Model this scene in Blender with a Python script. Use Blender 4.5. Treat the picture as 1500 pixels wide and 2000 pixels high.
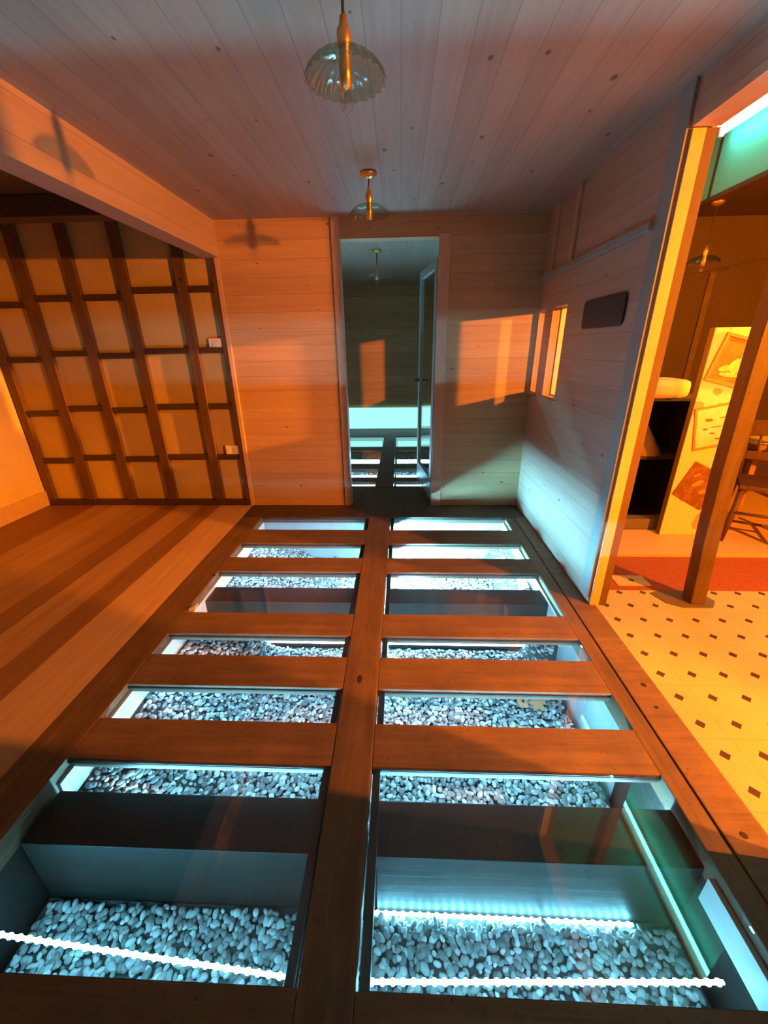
import bpy, bmesh, math, random
import numpy as np
from mathutils import Vector, Matrix
for o in list(bpy.data.objects): bpy.data.objects.remove(o)
S = bpy.context.scene; C = S.collection
random.seed(7); RNG = np.random.default_rng(7)

# ------------------------------------------------------------------ camera, world, exposure
def cam_axes(p, y, r):
    cp, sp, cy, sy = math.cos(p), math.sin(p), math.cos(y), math.sin(y)
    f = Vector((-sy*cp, cy*cp, -sp)); x = Vector((cy, sy, 0)); u = x.cross(f)
    cr, sr = math.cos(r), math.sin(r)
    return cr*x + sr*u, -sr*x + cr*u, f
cd = bpy.data.cameras.new('camera'); cam = bpy.data.objects.new('camera', cd); C.objects.link(cam)
ax, au, af = cam_axes(math.radians(22.5), math.radians(2.55), math.radians(-0.88))
cam.matrix_world = Matrix(((ax.x, au.x, -af.x, 0), (ax.y, au.y, -af.y, 0), (ax.z, au.z, -af.z, 1.55), (0, 0, 0, 1)))
cd.sensor_fit = 'HORIZONTAL'; cd.sensor_width = 36; cd.lens = 36*783.5/1500; cd.clip_start = .02
S.camera = cam
W = bpy.data.worlds.new('night'); S.world = W; W.use_nodes = True
W.node_tree.nodes['Background'].inputs[0].default_value = (.03, .028, .035, 1)
W.node_tree.nodes['Background'].inputs[1].default_value = .12
S.view_settings.view_transform = 'Standard'; S.view_settings.look = 'None'
S.view_settings.exposure = 0; S.view_settings.gamma = 1; S.view_settings.use_curve_mapping = False
S.cycles.use_denoising = True
S.cycles.max_bounces = 8; S.cycles.transparent_max_bounces = 24
S.cycles.sample_clamp_indirect = 6; S.cycles.caustics_refractive = False; S.cycles.caustics_reflective = False
AMBER = (1, .26, .006)
LAMP_W = dict(far=9000, near=1450, side=3000, rear=1500)         # unseen amber lamps of the right-hand rooms; far and side beams narrowed
LED_COL = (.29, .66, 1.0)
LED = dict(bead=70, near=55, mid=130, back=190, up=650, upfar=30, side=11000, sideleft=300, room=170)
TUBE = 34

# ------------------------------------------------------------------ mesh helpers
class MB:
    def __init__(s): s.bm = bmesh.new()
    def box(s, x0, x1, y0, y1, z0, z1, bev=0, M=None):
        b = bmesh.new(); bmesh.ops.create_cube(b, size=1)
        for v in b.verts:
            v.co = Vector((x0+(v.co.x+.5)*(x1-x0), y0+(v.co.y+.5)*(y1-y0), z0+(v.co.z+.5)*(z1-z0)))
        if bev: bmesh.ops.bevel(b, geom=b.edges[:], offset=bev, segments=2, affect='EDGES', profile=.6)
        return s._add(b, M)
    def _add(s, b, M=None):
        if M is not None: bmesh.ops.transform(b, matrix=M, verts=b.verts[:])
        me = bpy.data.meshes.new('t'); b.to_mesh(me); b.free(); s.bm.from_mesh(me); bpy.data.meshes.remove(me); return s
    def prism(s, pts, z0, z1, bev=0, M=None):          # polygon in xy, extruded in z
        b = bmesh.new(); lo = [b.verts.new((x, y, z0)) for x, y in pts]; hi = [b.verts.new((x, y, z1)) for x, y in pts]
        n = len(pts); b.faces.new(lo[::-1]); b.faces.new(hi)
        for i in range(n): b.faces.new((lo[i], lo[(i+1) % n], hi[(i+1) % n], hi[i]))
        bmesh.ops.recalc_face_normals(b, faces=b.faces[:])
        if bev: bmesh.ops.bevel(b, geom=b.edges[:], offset=bev, segments=2, affect='EDGES', profile=.6)
        return s._add(b, M)
    def lathe(s, prof, n=32, M=None, wav=None):        # prof: (r,z) list; wav(r,a)->radius
        b = bmesh.new(); rings = []
        for r, z in prof:
            rings.append([b.verts.new(((wav(r, 2*math.pi*i/n) if wav else r)*math.cos(2*math.pi*i/n),
                                       (wav(r, 2*math.pi*i/n) if wav else r)*math.sin(2*math.pi*i/n), z)) for i in range(n)])
        for a, c in zip(rings, rings[1:]):
            for i in range(n): b.faces.new((a[i], a[(i+1) % n], c[(i+1) % n], c[i]))
        if prof[0][0] < .003: b.faces.new(rings[0][::-1])
        if prof[-1][0] < .003: b.faces.new(rings[-1])
        bmesh.ops.recalc_face_normals(b, faces=b.faces[:])
        return s._add(b, M)
    def tube(s, pts, r, n=10):
        b = bmesh.new(); rings = []; pts = [Vector(p) for p in pts]
        for i, p in enumerate(pts):
            d = (pts[min(i+1, len(pts)-1)]-pts[max(i-1, 0)]).normalized()
            u = d.orthogonal().normalized() if i == 0 else (u-d*u.dot(d)).normalized()
            v = d.cross(u); rr = r[i] if isinstance(r, (list, tuple)) else r
            rings.append([b.verts.new(p+rr*(math.cos(2*math.pi*k/n)*u+math.sin(2*math.pi*k/n)*v)) for k in range(n)])
        for a, c in zip(rings, rings[1:]):
            for i in range(n): b.faces.new((a[i], a[(i+1) % n], c[(i+1) % n], c[i]))
        b.faces.new(rings[0][::-1]); b.faces.new(rings[-1])
        bmesh.ops.recalc_face_normals(b, faces=b.faces[:])
        return s._add(b)
    def build(s, name, mat, parent=None, smooth=False, loc=None):
        me = bpy.data.meshes.new(name); s.bm.to_mesh(me); s.bm.free()
        if smooth: me.polygons.foreach_set('use_smooth', [True]*len(me.polygons))
        o = bpy.data.objects.new(name, me); C.objects.link(o); me.materials.append(mat)
        if parent is not None: o.parent = parent
        if loc: o.location = loc
        return o
def box(*a, **k): return MB().box(*a, **k)
def rebase(o, p):                                      # put a world-built mesh's origin at p
    p = Vector(p); o.data.transform(Matrix.Translation(-p)); o.location = p; return o
def tag(o, label, cat, group=None, kind=None):
    o['label'] = label; o['category'] = cat
    if group: o['group'] = group
    if kind: o['kind'] = kind
    return o
def empty(name, loc, label, cat, group=None, rz=0):
    o = bpy.data.objects.new(name, None); C.objects.link(o); o.location = loc; o.rotation_euler.z = rz
    o.empty_display_size = .05
    return tag(o, label, cat, group)
def struct(o, label=None, cat='structure'):
    o['kind'] = 'structure'; o['category'] = cat; o['label'] = label or o.name.replace('_', ' '); return o

# ------------------------------------------------------------------ materials
def nt(name):
    m = bpy.data.materials.new(name); m.use_nodes = True; t = m.node_tree
    for n in list(t.nodes): t.nodes.remove(n)
    out = t.nodes.new('ShaderNodeOutputMaterial')
    return m, t, out
def N(t, typ, **k):
    n = t.nodes.new(typ)
    for a, v in k.items():
        if a.startswith('i_'): n.inputs[a[2:]].default_value = v
        else: setattr(n, a, v)
    return n
def mth(t, op, a, b=None, c=None, clamp=False):
    n = t.nodes.new('ShaderNodeMath'); n.operation = op; n.use_clamp = clamp
    for i, v in enumerate((a, b, c)):
        if v is None: continue
        if isinstance(v, (int, float)): n.inputs[i].default_value = v
        else: t.links.new(v, n.inputs[i])
    return n.outputs[0]
def mixc(t, f, a, b, mode='MIX'):
    n = t.nodes.new('ShaderNodeMix'); n.data_type = 'RGBA'; n.blend_type = mode; n.clamp_factor = True
    for i, v in ((0, f), (6, a), (7, b)):
        if isinstance(v, (int, float)): n.inputs[i].default_value = v
        elif isinstance(v, tuple): n.inputs[i].default_value = (*v[:3], 1)
        else: t.links.new(v, n.inputs[i])
    return n.outputs[2]
def ramp(t, f, stops, const=False):
    n = t.nodes.new('ShaderNodeValToRGB'); r = n.color_ramp
    if const: r.interpolation = 'CONSTANT'
    while len(r.elements) > 1: r.elements.remove(r.elements[-1])
    for i, (p, c) in enumerate(stops):
        e = r.elements[0] if i == 0 else r.elements.new(p)
        e.position = p; e.color = (*c, 1)
    t.links.new(f, n.inputs[0]); return n.outputs[0]
def coords(t):
    tc = t.nodes.new('ShaderNodeTexCoord'); sp = t.nodes.new('ShaderNodeSeparateXYZ'); t.links.new(tc.outputs['Object'], sp.inputs[0])
    return tc.outputs['Object'], sp.outputs
def comb(t, x, y, z):
    n = t.nodes.new('ShaderNodeCombineXYZ')
    for i, v in enumerate((x, y, z)):
        if isinstance(v, (int, float)): n.inputs[i].default_value = v
        else: t.links.new(v, n.inputs[i])
    return n.outputs[0]
def noise(t, vec, scale, detail=4, rough=.55, dist=0):
    n = N(t, 'ShaderNodeTexNoise', i_Scale=scale, i_Detail=detail, i_Roughness=rough, i_Distortion=dist); t.links.new(vec, n.inputs['Vector']); return n.outputs['Fac']
def finish(t, out, col, rough, bump=None, bs=.3, bd=.003, spec=.5, metal=0):
    b = t.nodes.new('ShaderNodeBsdfPrincipled')
    if isinstance(col, tuple): b.inputs['Base Color'].default_value = (*col, 1)
    else: t.links.new(col, b.inputs['Base Color'])
    if isinstance(rough, (int, float)): b.inputs['Roughness'].default_value = rough
    else: t.links.new(rough, b.inputs['Roughness'])
    b.inputs['Specular IOR Level'].default_value = spec; b.inputs['Metallic'].default_value = metal
    if bump is not None:
        n = N(t, 'ShaderNodeBump'); n.inputs['Strength'].default_value = bs; n.inputs['Distance'].default_value = bd
        t.links.new(bump, n.inputs['Height']); t.links.new(n.outputs[0], b.inputs['Normal'])
    t.links.new(b.outputs[0], out.inputs[0]); return b
def boards(name, along, across, width, light, dark, knot=(.09, .04, .02), knots=1.0, seam=.012, rough=.5, off=0, var=.25, kscale=1.0, seamk=.4):
    """sawn boards with grain, knots and joints, in object space"""
    m, t, out = nt(name); v, s = coords(t); A, X = s['XYZ'.index(along)], s['XYZ'.index(across)]
    u = mth(t, 'DIVIDE', mth(t, 'ADD', X, off+50), width); idx = mth(t, 'FLOOR', u); fr = mth(t, 'SUBTRACT', u, idx)
    wn = N(t, 'ShaderNodeTexWhiteNoise', noise_dimensions='1D'); t.links.new(idx, wn.inputs['W']); rnd = wn.outputs['Value']
    sh = mth(t, 'MULTIPLY', rnd, 37.0)
    g = noise(t, comb(t, mth(t, 'ADD', mth(t, 'MULTIPLY', A, 1.3), sh), mth(t, 'MULTIPLY', X, 26), 0), 1.0, 5, .6, .6)
    f = mth(t, 'ADD', mth(t, 'MULTIPLY', g, 1-var), mth(t, 'MULTIPLY', rnd, var), clamp=True)
    col = ramp(t, f, [(.22, dark), (.72, light)])
    vo = N(t, 'ShaderNodeTexVoronoi', i_Scale=kscale, voronoi_dimensions='2D')
    t.links.new(comb(t, mth(t, 'MULTIPLY', A, 1.5), mth(t, 'MULTIPLY', X, 2.4), 0), vo.inputs['Vector'])
    sep = t.nodes.new('ShaderNodeSeparateColor'); t.links.new(vo.outputs['Color'], sep.inputs[0])
    kr = mth(t, 'MULTIPLY', mth(t, 'ADD', mth(t, 'MULTIPLY', sep.outputs[0], 1.1), .25), .036*knots)
    kd = mth(t, 'ADD', vo.outputs['Distance'], mth(t, 'MULTIPLY', mth(t, 'SUBTRACT', noise(t, v, 45, 2), .5), .02))
    k = mth(t, 'SUBTRACT', 1, mth(t, 'DIVIDE', kd, kr), clamp=True)
    ks = mth(t, 'MULTIPLY', mth(t, 'SMOOTH_MIN', mth(t, 'MULTIPLY', k, 2.2), 1, .2), .85, clamp=True)
    if knots: col = mixc(t, ks, col, knot)
    e = mth(t, 'MINIMUM', fr, mth(t, 'SUBTRACT', 1, fr)); sm = mth(t, 'LESS_THAN', e, seam)
    if seam: col = mixc(t, mth(t, 'MULTIPLY', sm, seamk), col, tuple(c*.3 for c in dark))
    h = mth(t, 'SUBTRACT', mth(t, 'MULTIPLY', g, .3), mth(t, 'MULTIPLY', sm, 1.5))
    finish(t, out, col, rough, h, .35, .002); return m
def timber(name, light, dark, along='Y', rough=.55, scale=1, cracks=True):
    """old worn beam"""
    m, t, out = nt(name); v, s = coords(t)
    sc = {'X': (1.2, 22, 22), 'Y': (22, 1.2, 22), 'Z': (22, 22, 1.2)}[along]
    g = noise(t, comb(t, *[mth(t, 'MULTIPLY', s[i], sc[i]*scale) for i in range(3)]), 1, 6, .65, .8)
    w = noise(t, v, 5, 4, .6)
    col = ramp(t, mth(t, 'ADD', mth(t, 'MULTIPLY', g, .6), mth(t, 'MULTIPLY', w, .4)), [(.3, dark), (.68, light)])
    sp = noise(t, v, 55, 2, .5); col = mixc(t, mth(t, 'MULTIPLY', mth(t, 'SUBTRACT', sp, .64, clamp=True), 5, clamp=True), col, tuple(c*.35 for c in dark))
    vo = N(t, 'ShaderNodeTexVoronoi', i_Scale=3.1); t.links.new(v, vo.inputs['Vector'])
    col = mixc(t, mth(t, 'LESS_THAN', vo.outputs['Distance'], .05), col, tuple(c*.2 for c in dark))
    rg = mth(t, 'ADD', mth(t, 'MULTIPLY', w, .3), rough-.15)
    finish(t, out, col, rg, g, .5, .003); return m
def plain(name, col, rough=.6, var=.12, scale=8, metal=0, spec=.5, bump=.15):
    m, t, out = nt(name); v, s = coords(t); n = noise(t, v, scale, 5, .6)
    c = ramp(t, n, [(.25, tuple(x*(1-var) for x in col)), (.75, tuple(min(1, x*(1+var)) for x in col))])
    finish(t, out, c, rough, noise(t, v, scale*9, 3), bump, .002, spec, metal); return m
def emit(name, col, strength):
    m, t, out = nt(name); e = N(t, 'ShaderNodeEmission'); e.inputs[0].default_value = (*col, 1); e.inputs[1].default_value = strength
    t.links.new(e.outputs[0], out.inputs[0]); return m
def thin_glass(name, tint, base=.04, rough=.02, gloss=.9):
    """thin clear pane: straight-through transmission plus a Schlick reflection"""
    m, t, out = nt(name); lw = N(t, 'ShaderNodeLayerWeight', i_Blend=.5)
    f = mth(t, 'ADD', mth(t, 'MULTIPLY', mth(t, 'POWER', lw.outputs['Facing'], 5), gloss), base, clamp=True)
    tr = N(t, 'ShaderNodeBsdfTransparent'); tr.inputs[0].default_value = (*tint, 1)
    gl = N(t, 'ShaderNodeBsdfGlossy'); gl.inputs['Roughness'].default_value = rough; gl.inputs[0].default_value = (1, 1, 1, 1)
    mx = N(t, 'ShaderNodeMixShader'); t.links.new(f, mx.inputs[0]); t.links.new(tr.outputs[0], mx.inputs[1]); t.links.new(gl.outputs[0], mx.inputs[2])
    t.links.new(mx.outputs[0], out.inputs[0]); return m

PINE_L, PINE_D = (.61, .40, .21), (.45, .265, .125)
M = {}
M['ceil'] = boards('ceiling_boards', 'Y', 'X', .125, (.42, .33, .265), (.31, .235, .18), knots=1.05, kscale=1.2, seam=.018, seamk=.38)
M['pine_x'] = boards('wall_boards_x', 'X', 'Z', .135, PINE_L, PINE_D, knots=.7, kscale=1.3, seam=.015)
M['pine_y'] = boards('wall_boards_y', 'Y', 'Z', .15, (.60, .45, .34), (.44, .30, .21), knots=.7, kscale=1.1, seam=.015)
M['trimpine'] = plain('trim_pine', (.62, .42, .28), .45, .1, 14)
M['paint'] = plain('cream_gloss_paint', (.66, .52, .27), .4, .1, 9)
M['greypaint'] = plain('grey_green_paint', (.33, .36, .34), .5, .1, 9)
M['white'] = plain('white_board', (.78, .78, .76), .5, .06, 9)
M['beam'] = timber('worn_beam', (.25, .145, .075), (.09, .05, .027), 'Y')
M['cross'] = timber('worn_crossboard', (.28, .165, .095), (.115, .064, .038), 'X')
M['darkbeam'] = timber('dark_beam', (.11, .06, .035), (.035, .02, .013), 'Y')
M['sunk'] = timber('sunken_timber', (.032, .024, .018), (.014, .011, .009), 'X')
M['stud'] = timber('dark_stud', (.17, .085, .04), (.07, .033, .016), 'Z')
M['rail'] = timber('dark_rail', (.085, .042, .02), (.035, .017, .009), 'X')
M['post'] = timber('post_timber', (.15, .08, .036), (.05, .025, .014), 'Z')
M['plaster'] = plain('buff_plaster', (.57, .41, .16), .85, .08, 4)
M['leftwall'] = plain('yellow_plaster', (.72, .56, .33), .8, .06, 3)
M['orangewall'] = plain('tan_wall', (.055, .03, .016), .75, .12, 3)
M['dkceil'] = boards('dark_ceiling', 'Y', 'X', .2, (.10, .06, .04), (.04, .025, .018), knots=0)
M['teal'] = plain('bulkhead_paint', (.13, .50, .42), .6, .05, 5)
M['soil'] = plain('dark_soil', (.06, .055, .05), .9, .3, 20)
M['gasket'] = plain('black_rubber', (.018, .018, .02), .5)
M['pitwall'] = plain('grey_pit_board', (.36, .40, .40), .55, .12, 6)
M['black'] = plain('black_panel', (.022, .022, .026), .5, .2, 6)
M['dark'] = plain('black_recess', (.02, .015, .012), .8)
M['steel'] = plain('black_handle', (.03, .03, .03), .35, metal=.7)
M['brass'] = plain('brass', (.75, .42, .13), .32, .1, 30, metal=.85)
M['switch'] = plain('switch_plastic', (.80, .76, .70), .35, .03)
M['olive'] = plain('olive_board_edge', (.17, .13, .05), .6)
M['jambbrown'] = plain('brown_jamb', (.15, .075, .04), .6)
M['pane'] = thin_glass('floor_glass', (.90, .965, .95), .045, .012)
M['winpane'] = thin_glass('window_glass', (.95, .97, .95), .03)
M['shade'] = thin_glass('shade_glass', (.62, .73, .58), .08, .06)
M['bulbglass'] = thin_glass('bulb_glass', (.9, .9, .86), .08, .02)
M['white_cloth'] = plain('pale_cushion', (.42, .30, .16), .8, .06)
M['tan'] = plain('tan_card', (.33, .24, .14), .7)
M['grey'] = plain('grey_slab', (.15, .115, .085), .7)
M['terra'] = plain('terracotta', (.62, .25, .12), .7, .12, 18)
M['carpet'] = plain('red_carpet', (.32, .085, .035), .95, .2, 30)
M['plat'] = boards('platform_boards', 'X', 'Y', .4, (.74, .50, .26), (.62, .40, .20), knots=0, seam=0)
M['chair'] = timber('chair_wood', (.12, .05, .028), (.04, .017, .01), 'Z')
M['tablewood'] = timber('table_wood', (.4, .22, .09), (.22, .11, .05), 'X')
M['yellow'] = plain('yellow_paper', (.85, .74, .30), .6)
M['frame'] = plain('orange_frame', (.55, .22, .06), .5)
M['led'] = emit('led_bead', LED_COL, LED['bead'])
M['tape'] = plain('led_tape', (.7, .75, .75), .5)
M['led_rope'] = emit('led_rope', (.08, .72, 1.0), LED['near'])
for k in ('near', 'mid', 'back', 'up', 'upfar', 'side', 'sideleft', 'room'): M['led_'+k] = emit('led_diffuser_'+k, (.21, .66, 1.0) if k in ('up', 'side') else LED_COL, LED[k])
M['tube'] = emit('tube_glow', (.17, 1, .84), TUBE)
M['painted_glow'] = emit('painted_led_glow', (.42, 1.0, .98), 1.05)  # brightness of LED-lit surfaces put into a glowing colour
M['bulbglow'] = emit('amber_bulb', AMBER, 30)

# floor of the left room: plain planks of differing tone
def left_floor():
    m, t, out = nt('left_floorboards'); v, s = coords(t)
    edges = [-3.83, -3.56, -3.30, -3.1, -2.84, -2.56, -2.37, -2.12, -1.92, -1.5]
    tone = [.1, .05, .45, .60, .40, .12, .60, .15, .95, .95]
    L, D = (.70, .44, .22), (.22, .09, .035)
    f = mth(t, 'DIVIDE', mth(t, 'ADD', s[0], 3.9), 2.5)
    base = ramp(t, f, [((e+3.9)/2.5, tuple(D[i]+(L[i]-D[i])*k for i in range(3))) for e, k in zip(edges, tone)], True)
    g = noise(t, comb(t, mth(t, 'MULTIPLY', s[0], 24), mth(t, 'MULTIPLY', s[1], 1.2), 0), 1, 5, .6, .5)
    col = mixc(t, .45, base, ramp(t, g, [(.3, (.25, .25, .25)), (.7, (.9, .9, .9))]), 'SOFT_LIGHT')
    finish(t, out, col, .5, g, .2, .002); return m
M['leftfloor'] = left_floor()
def tiles():
    m, t, out = nt('vinyl_tiles'); v, s = coords(t)
    def cell(c, o, w):
        u = mth(t, 'DIVIDE', mth(t, 'SUBTRACT', c, o), w); return mth(t, 'MULTIPLY', mth(t, 'SUBTRACT', u, mth(t, 'ROUND', u)), w)
    dx, dy = cell(s[0], 1.314, .1535), cell(s[1], 1.757, .1455)
    ax_, ay_ = mth(t, 'ABSOLUTE', dx), mth(t, 'ABSOLUTE', dy)
    dot = mth(t, 'LESS_THAN', mth(t, 'ADD', ax_, ay_), .0235)
    gx = mth(t, 'ABSOLUTE', cell(s[0], 1.391, .307)); gy = mth(t, 'ABSOLUTE', cell(s[1], 1.83, .291))
    gr = mth(t, 'LESS_THAN', mth(t, 'MINIMUM', gx, gy), .0017)
    n = noise(t, v, 3.5, 5, .65)
    col = ramp(t, n, [(.3, (.50, .44, .27)), (.7, (.60, .54, .34))])
    col = mixc(t, mth(t, 'MULTIPLY', gr, .45), col, (.30, .2, .12)); col = mixc(t, dot, col, (.075, .035, .02))
    finish(t, out, col, .42, n, .05); return m
M['tile'] = tiles()
def wallpaper():
    m, t, out = nt('patterned_wallpaper'); v, s = coords(t)
    vo = N(t, 'ShaderNodeTexVoronoi', i_Scale=6.2, i_Randomness=.75); t.links.new(comb(t, s[0], 0, s[2]), vo.inputs['Vector'])
    sp = mth(t, 'LESS_THAN', mth(t, 'ADD', vo.outputs['Distance'], mth(t, 'MULTIPLY', noise(t, v, 30, 3), .18)), .43)
    v2 = N(t, 'ShaderNodeTexVoronoi', i_Scale=15); t.links.new(comb(t, s[0], 0, s[2]), v2.inputs['Vector'])
    s2 = mth(t, 'LESS_THAN', v2.outputs['Distance'], .14)
    col = mixc(t, mth(t, 'MULTIPLY', sp, .75), (.78, .62, .36), (.42, .2, .08)); col = mixc(t, mth(t, 'MULTIPLY', s2, .5), col, (.4, .2, .08))
    finish(t, out, col, .7); return m
M['wallpaper'] = wallpaper()
def sheet(name, a, b, scale, lo=.45, hi=.6):
    m, t, out = nt(name); v, s = coords(t); n = noise(t, v, scale, 5, .6); finish(t, out, ramp(t, n, [(lo, a), (hi, b)]), .5); return m
M['picture'] = sheet('picture_ground', (.30, .11, .035), (.40, .17, .06), 9)
M['sketch'] = sheet('sketch_paper', (.72, .60, .34), (.80, .68, .42), 7)
M['brownsheet'] = sheet('brown_sheet', (.17, .06, .022), (.26, .10, .04), 16)
M['figure'] = sheet('pale_print', (.62, .45, .2), (.8, .64, .33), 22)
M['ink'] = plain('brown_print', (.24, .1, .035), .6)
def pebble_mat():
    m, t, out = nt('pebbles'); g = N(t, 'ShaderNodeNewGeometry'); v, s = coords(t)
    c = ramp(t, g.outputs['Random Per Island'], [(0, (.05, .05, .055)), (.3, (.16, .15, .15)), (.55, (.34, .32, .31)), (.8, (.58, .56, .54)), (1, (.82, .80, .78))])
    c = mixc(t, .25, c, ramp(t, noise(t, v, 60, 3), [(.3, (.2, .19, .18)), (.7, (.7, .68, .66))]))
    finish(t, out, c, .45); return m
M['pebble'] = pebble_mat()

# ------------------------------------------------------------------ setting: hall
YF, XR, XL, ZC, YB = 3.93, 1.20, -1.55, 2.53, -3.0      # far wall, right wall, left lintel, ceiling, rear
struct(box(-1.70, 1.31, YB, 4.05, ZC, ZC+.06).build('ceiling', M['ceil']), 'knotty boarded ceiling of the hall')
b = MB()                                                # far wall with doorway
DX0, DX1, DZ = -.515, .325, 2.375
b.box(-1.57, DX0, YF, 4.05, 0, ZC); b.box(DX1, 1.31, YF, 4.05, 0, ZC); b.box(DX0, DX1, YF, 4.05, DZ, ZC)
struct(b.build('wall_back', M['pine_x']), 'far wall of horizontal pine boards with a doorway')
YN = .80
W1, W2, WZ0, WZ1 = (3.76, 3.93), (3.28, 3.59), 1.135, 1.82
b = MB()                                                # right wall y 2.2..3.93 with two narrow windows
b.box(XR, 1.31, 2.20, W2[0], 0, ZC); b.box(XR, 1.31, W2[1], W1[0], 0, ZC)
b.box(XR, 1.31, W2[0], W2[1], 0, WZ0); b.box(XR, 1.31, W2[0], W2[1], WZ1, ZC)
b.box(XR, 1.31, W1[0], W1[1], 0, WZ0); b.box(XR, 1.31, W1[0], W1[1], WZ1, ZC)
b.box(XR, 1.31, YB, 2.20, 2.40, ZC)                     # over the wide opening
b.box(XR, 1.31, YB, YN, 0.005, 2.40)                    # near side of the opening
struct(b.build('wall_right', M['pine_y']), 'right wall of pale horizontal boards')
struct(box(XR-.004, 1.31, YN+.001, 2.179, 2.365, 2.3995).build('trim_5', M['trimpine']), 'flat board lining the head of the right opening')
for i, (a, c) in enumerate((W1, W2)):
    w = MB(); e = .0
    w.box(XR+.0, 1.258, c-.012, c-.0005, WZ0, WZ1); w.box(XR, 1.258, a+.0005, a+.01, WZ0, WZ1)
    w.box(XR, 1.258, a+.01, c-.012, WZ0+.0005, WZ0+.012); w.box(XR, 1.258, a+.01, c-.012, WZ1-.012, WZ1-.0005)
    wo = struct(w.build('window_%d' % (i+1), M['trimpine']), 'narrow %s window of the right wall' % ('corner' if i == 0 else 'near'))
    f = MB(); f.box(1.266, 1.312, c-.022, c-.0005, WZ0, WZ1); f.box(1.266, 1.312, a+.0005, a+.01, WZ0, WZ1)
    f.box(1.266, 1.312, a+.01, c-.022, WZ0+.0005, WZ0+.02); f.box(1.266, 1.312, a+.01, c-.022, WZ1-.02, WZ1-.0005)
    f.build('outer_frame', M['white'], wo)
    box(1.260, 1.264, a+.002, c-.002, WZ0+.002, WZ1-.002).build('pane', M['winpane'], wo)
    box(XR-.025, 1.258, a-.02, min(c+.015, YF-.001), WZ0-.014, WZ0-.0005, bev=.003).build('sill', M['greypaint'], wo)
# jamb end, casings, raised strips
struct(box(1.206, 1.262, 2.186, 2.1995, .001, 2.3645, bev=.002).build('trim_1', M['paint']), 'cream painted jamb of the right opening')
struct(box(1.2635, 1.309, 2.190, 2.1995, .001, 2.3645, bev=.002).build('trim_2', M['jambbrown']), 'brown outer casing behind the jamb')
struct(box(XR-.014, XR-.0005, 2.20, 2.305, .05, 2.53, bev=.003).build('trim_3', M['greypaint']), 'grey green casing board beside the jamb')
struct(box(XR-.035, XR-.0005, 2.306, 3.92, 2.035, 2.075, bev=.006).build('trim_4', M['greypaint']), 'horizontal raised strip on the right wall')
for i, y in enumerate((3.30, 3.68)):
    struct(box(XR-.018, XR-.0005, y, y+.06, 2.076, 2.529, bev=.004).build('trim_%d' % (6+i), M['trimpine']), 'upright raised strip above the horizontal one')
struct(box(DX0-.062, DX0+.004, YF-.018, YF-.0005, .001, ZC-.001, bev=.003).build('trim_8', M['trimpine']), 'left casing of the far doorway')
struct(box(DX1-.012, DX1+.085, YF-.02, YF-.0005, .001, DZ+.02, bev=.004).build('trim_9', M['trimpine']), 'dark right casing of the far doorway')
struct(box(-1.592, -1.553, YF-.012, 4.06, .001, 2.264, bev=.003).build('trim_10', M['trimpine']), 'corner trim at the left end of the far wall')
# left lintel
struct(box(-1.70, XL, YB, YF-.0, 2.265, ZC-.0005).build('trim_11', M['pine_y']), 'boarded lintel over the opening to the left room')
# floors
XB0, XB1, XB2, XB3 = -1.57, -1.37, 1.01, 1.245
struct(box(-3.83, XB0-.001, YB, 3.97, -.06, 0).build('floor', M['leftfloor']), 'plank floor of the left room')
struct(box(XB0, XB3, YB, .20, -.06, 0).build('floor_front', M['beam']), 'boards before the glazed floor')
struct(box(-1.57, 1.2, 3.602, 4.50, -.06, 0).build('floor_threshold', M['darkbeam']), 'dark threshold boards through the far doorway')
# ------------------------------------------------------------------ left room
b = MB(); b.box(-3.9, -1.5935, 3.97, 4.06, 0, 2.62)
struct(b.build('wall_left_back', M['plaster']), 'plaster back wall of the left room')
struct(box(-3.93, -3.83, YB, 4.06, -.06, 2.62).build('wall_left', M['leftwall']), 'yellow left wall')
struct(box(-3.829, -3.812, YB, 3.955, .0005, .16, bev=.004).build('baseboard_left', M['trimpine']), 'skirting of the left wall')
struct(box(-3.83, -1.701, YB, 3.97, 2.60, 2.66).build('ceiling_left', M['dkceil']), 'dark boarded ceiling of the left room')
for i, y in enumerate((.9, 1.75, 2.6, 3.45)):
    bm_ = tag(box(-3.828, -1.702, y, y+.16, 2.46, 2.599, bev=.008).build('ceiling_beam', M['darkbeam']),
              ['dark beam crossing the left ceiling, nearest the camera', 'dark beam crossing the left ceiling, second from the camera',
               'dark beam crossing the left ceiling, third from the camera', 'dark beam crossing the left ceiling, closest to the timbered wall'][i], 'beam', 'beams of the left ceiling')
tf = empty('timber_grid', (-2.7, 3.96, 0), 'dark timber grid of studs and rails on the plaster wall, left', 'timber grid')
def tfpart(x0, x1, z0, z1, name, mat, d=.035):
    return box(x0+2.7, x1+2.7, -d+.0095, .0095, z0, z1, bev=.004).build(name, mat, tf)
studs = [(-1.634, -1.596), (-1.962, -1.872), (-2.478, -2.386), (-2.932, -2.842), (-3.39, -3.285), (-3.812, -3.735)]
for x0, x1 in studs: tfpart(x0, x1, .062, 2.6, 'stud', M['stud'], .045)
tfpart(-3.81, -1.6, .0005, .06, 'sole_plate', M['rail'], .05)
rows = {0: [2.035, 1.535, 1.03, .525], 1: [2.035, 1.535, 1.03, .525], 2: [1.985, 1.50, 1.0, .505], 3: [1.985, 1.525, 1.02, .52], 4: [1.94, 1.475, .975, .49]}
for i in range(5):
    xa, xb = studs[i+1][1], studs[i][0]
    for z in rows[i]: tfpart(xa-.002, xb+.002, z-.026, z+.026, 'rail', M['rail'], .04)
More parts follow.
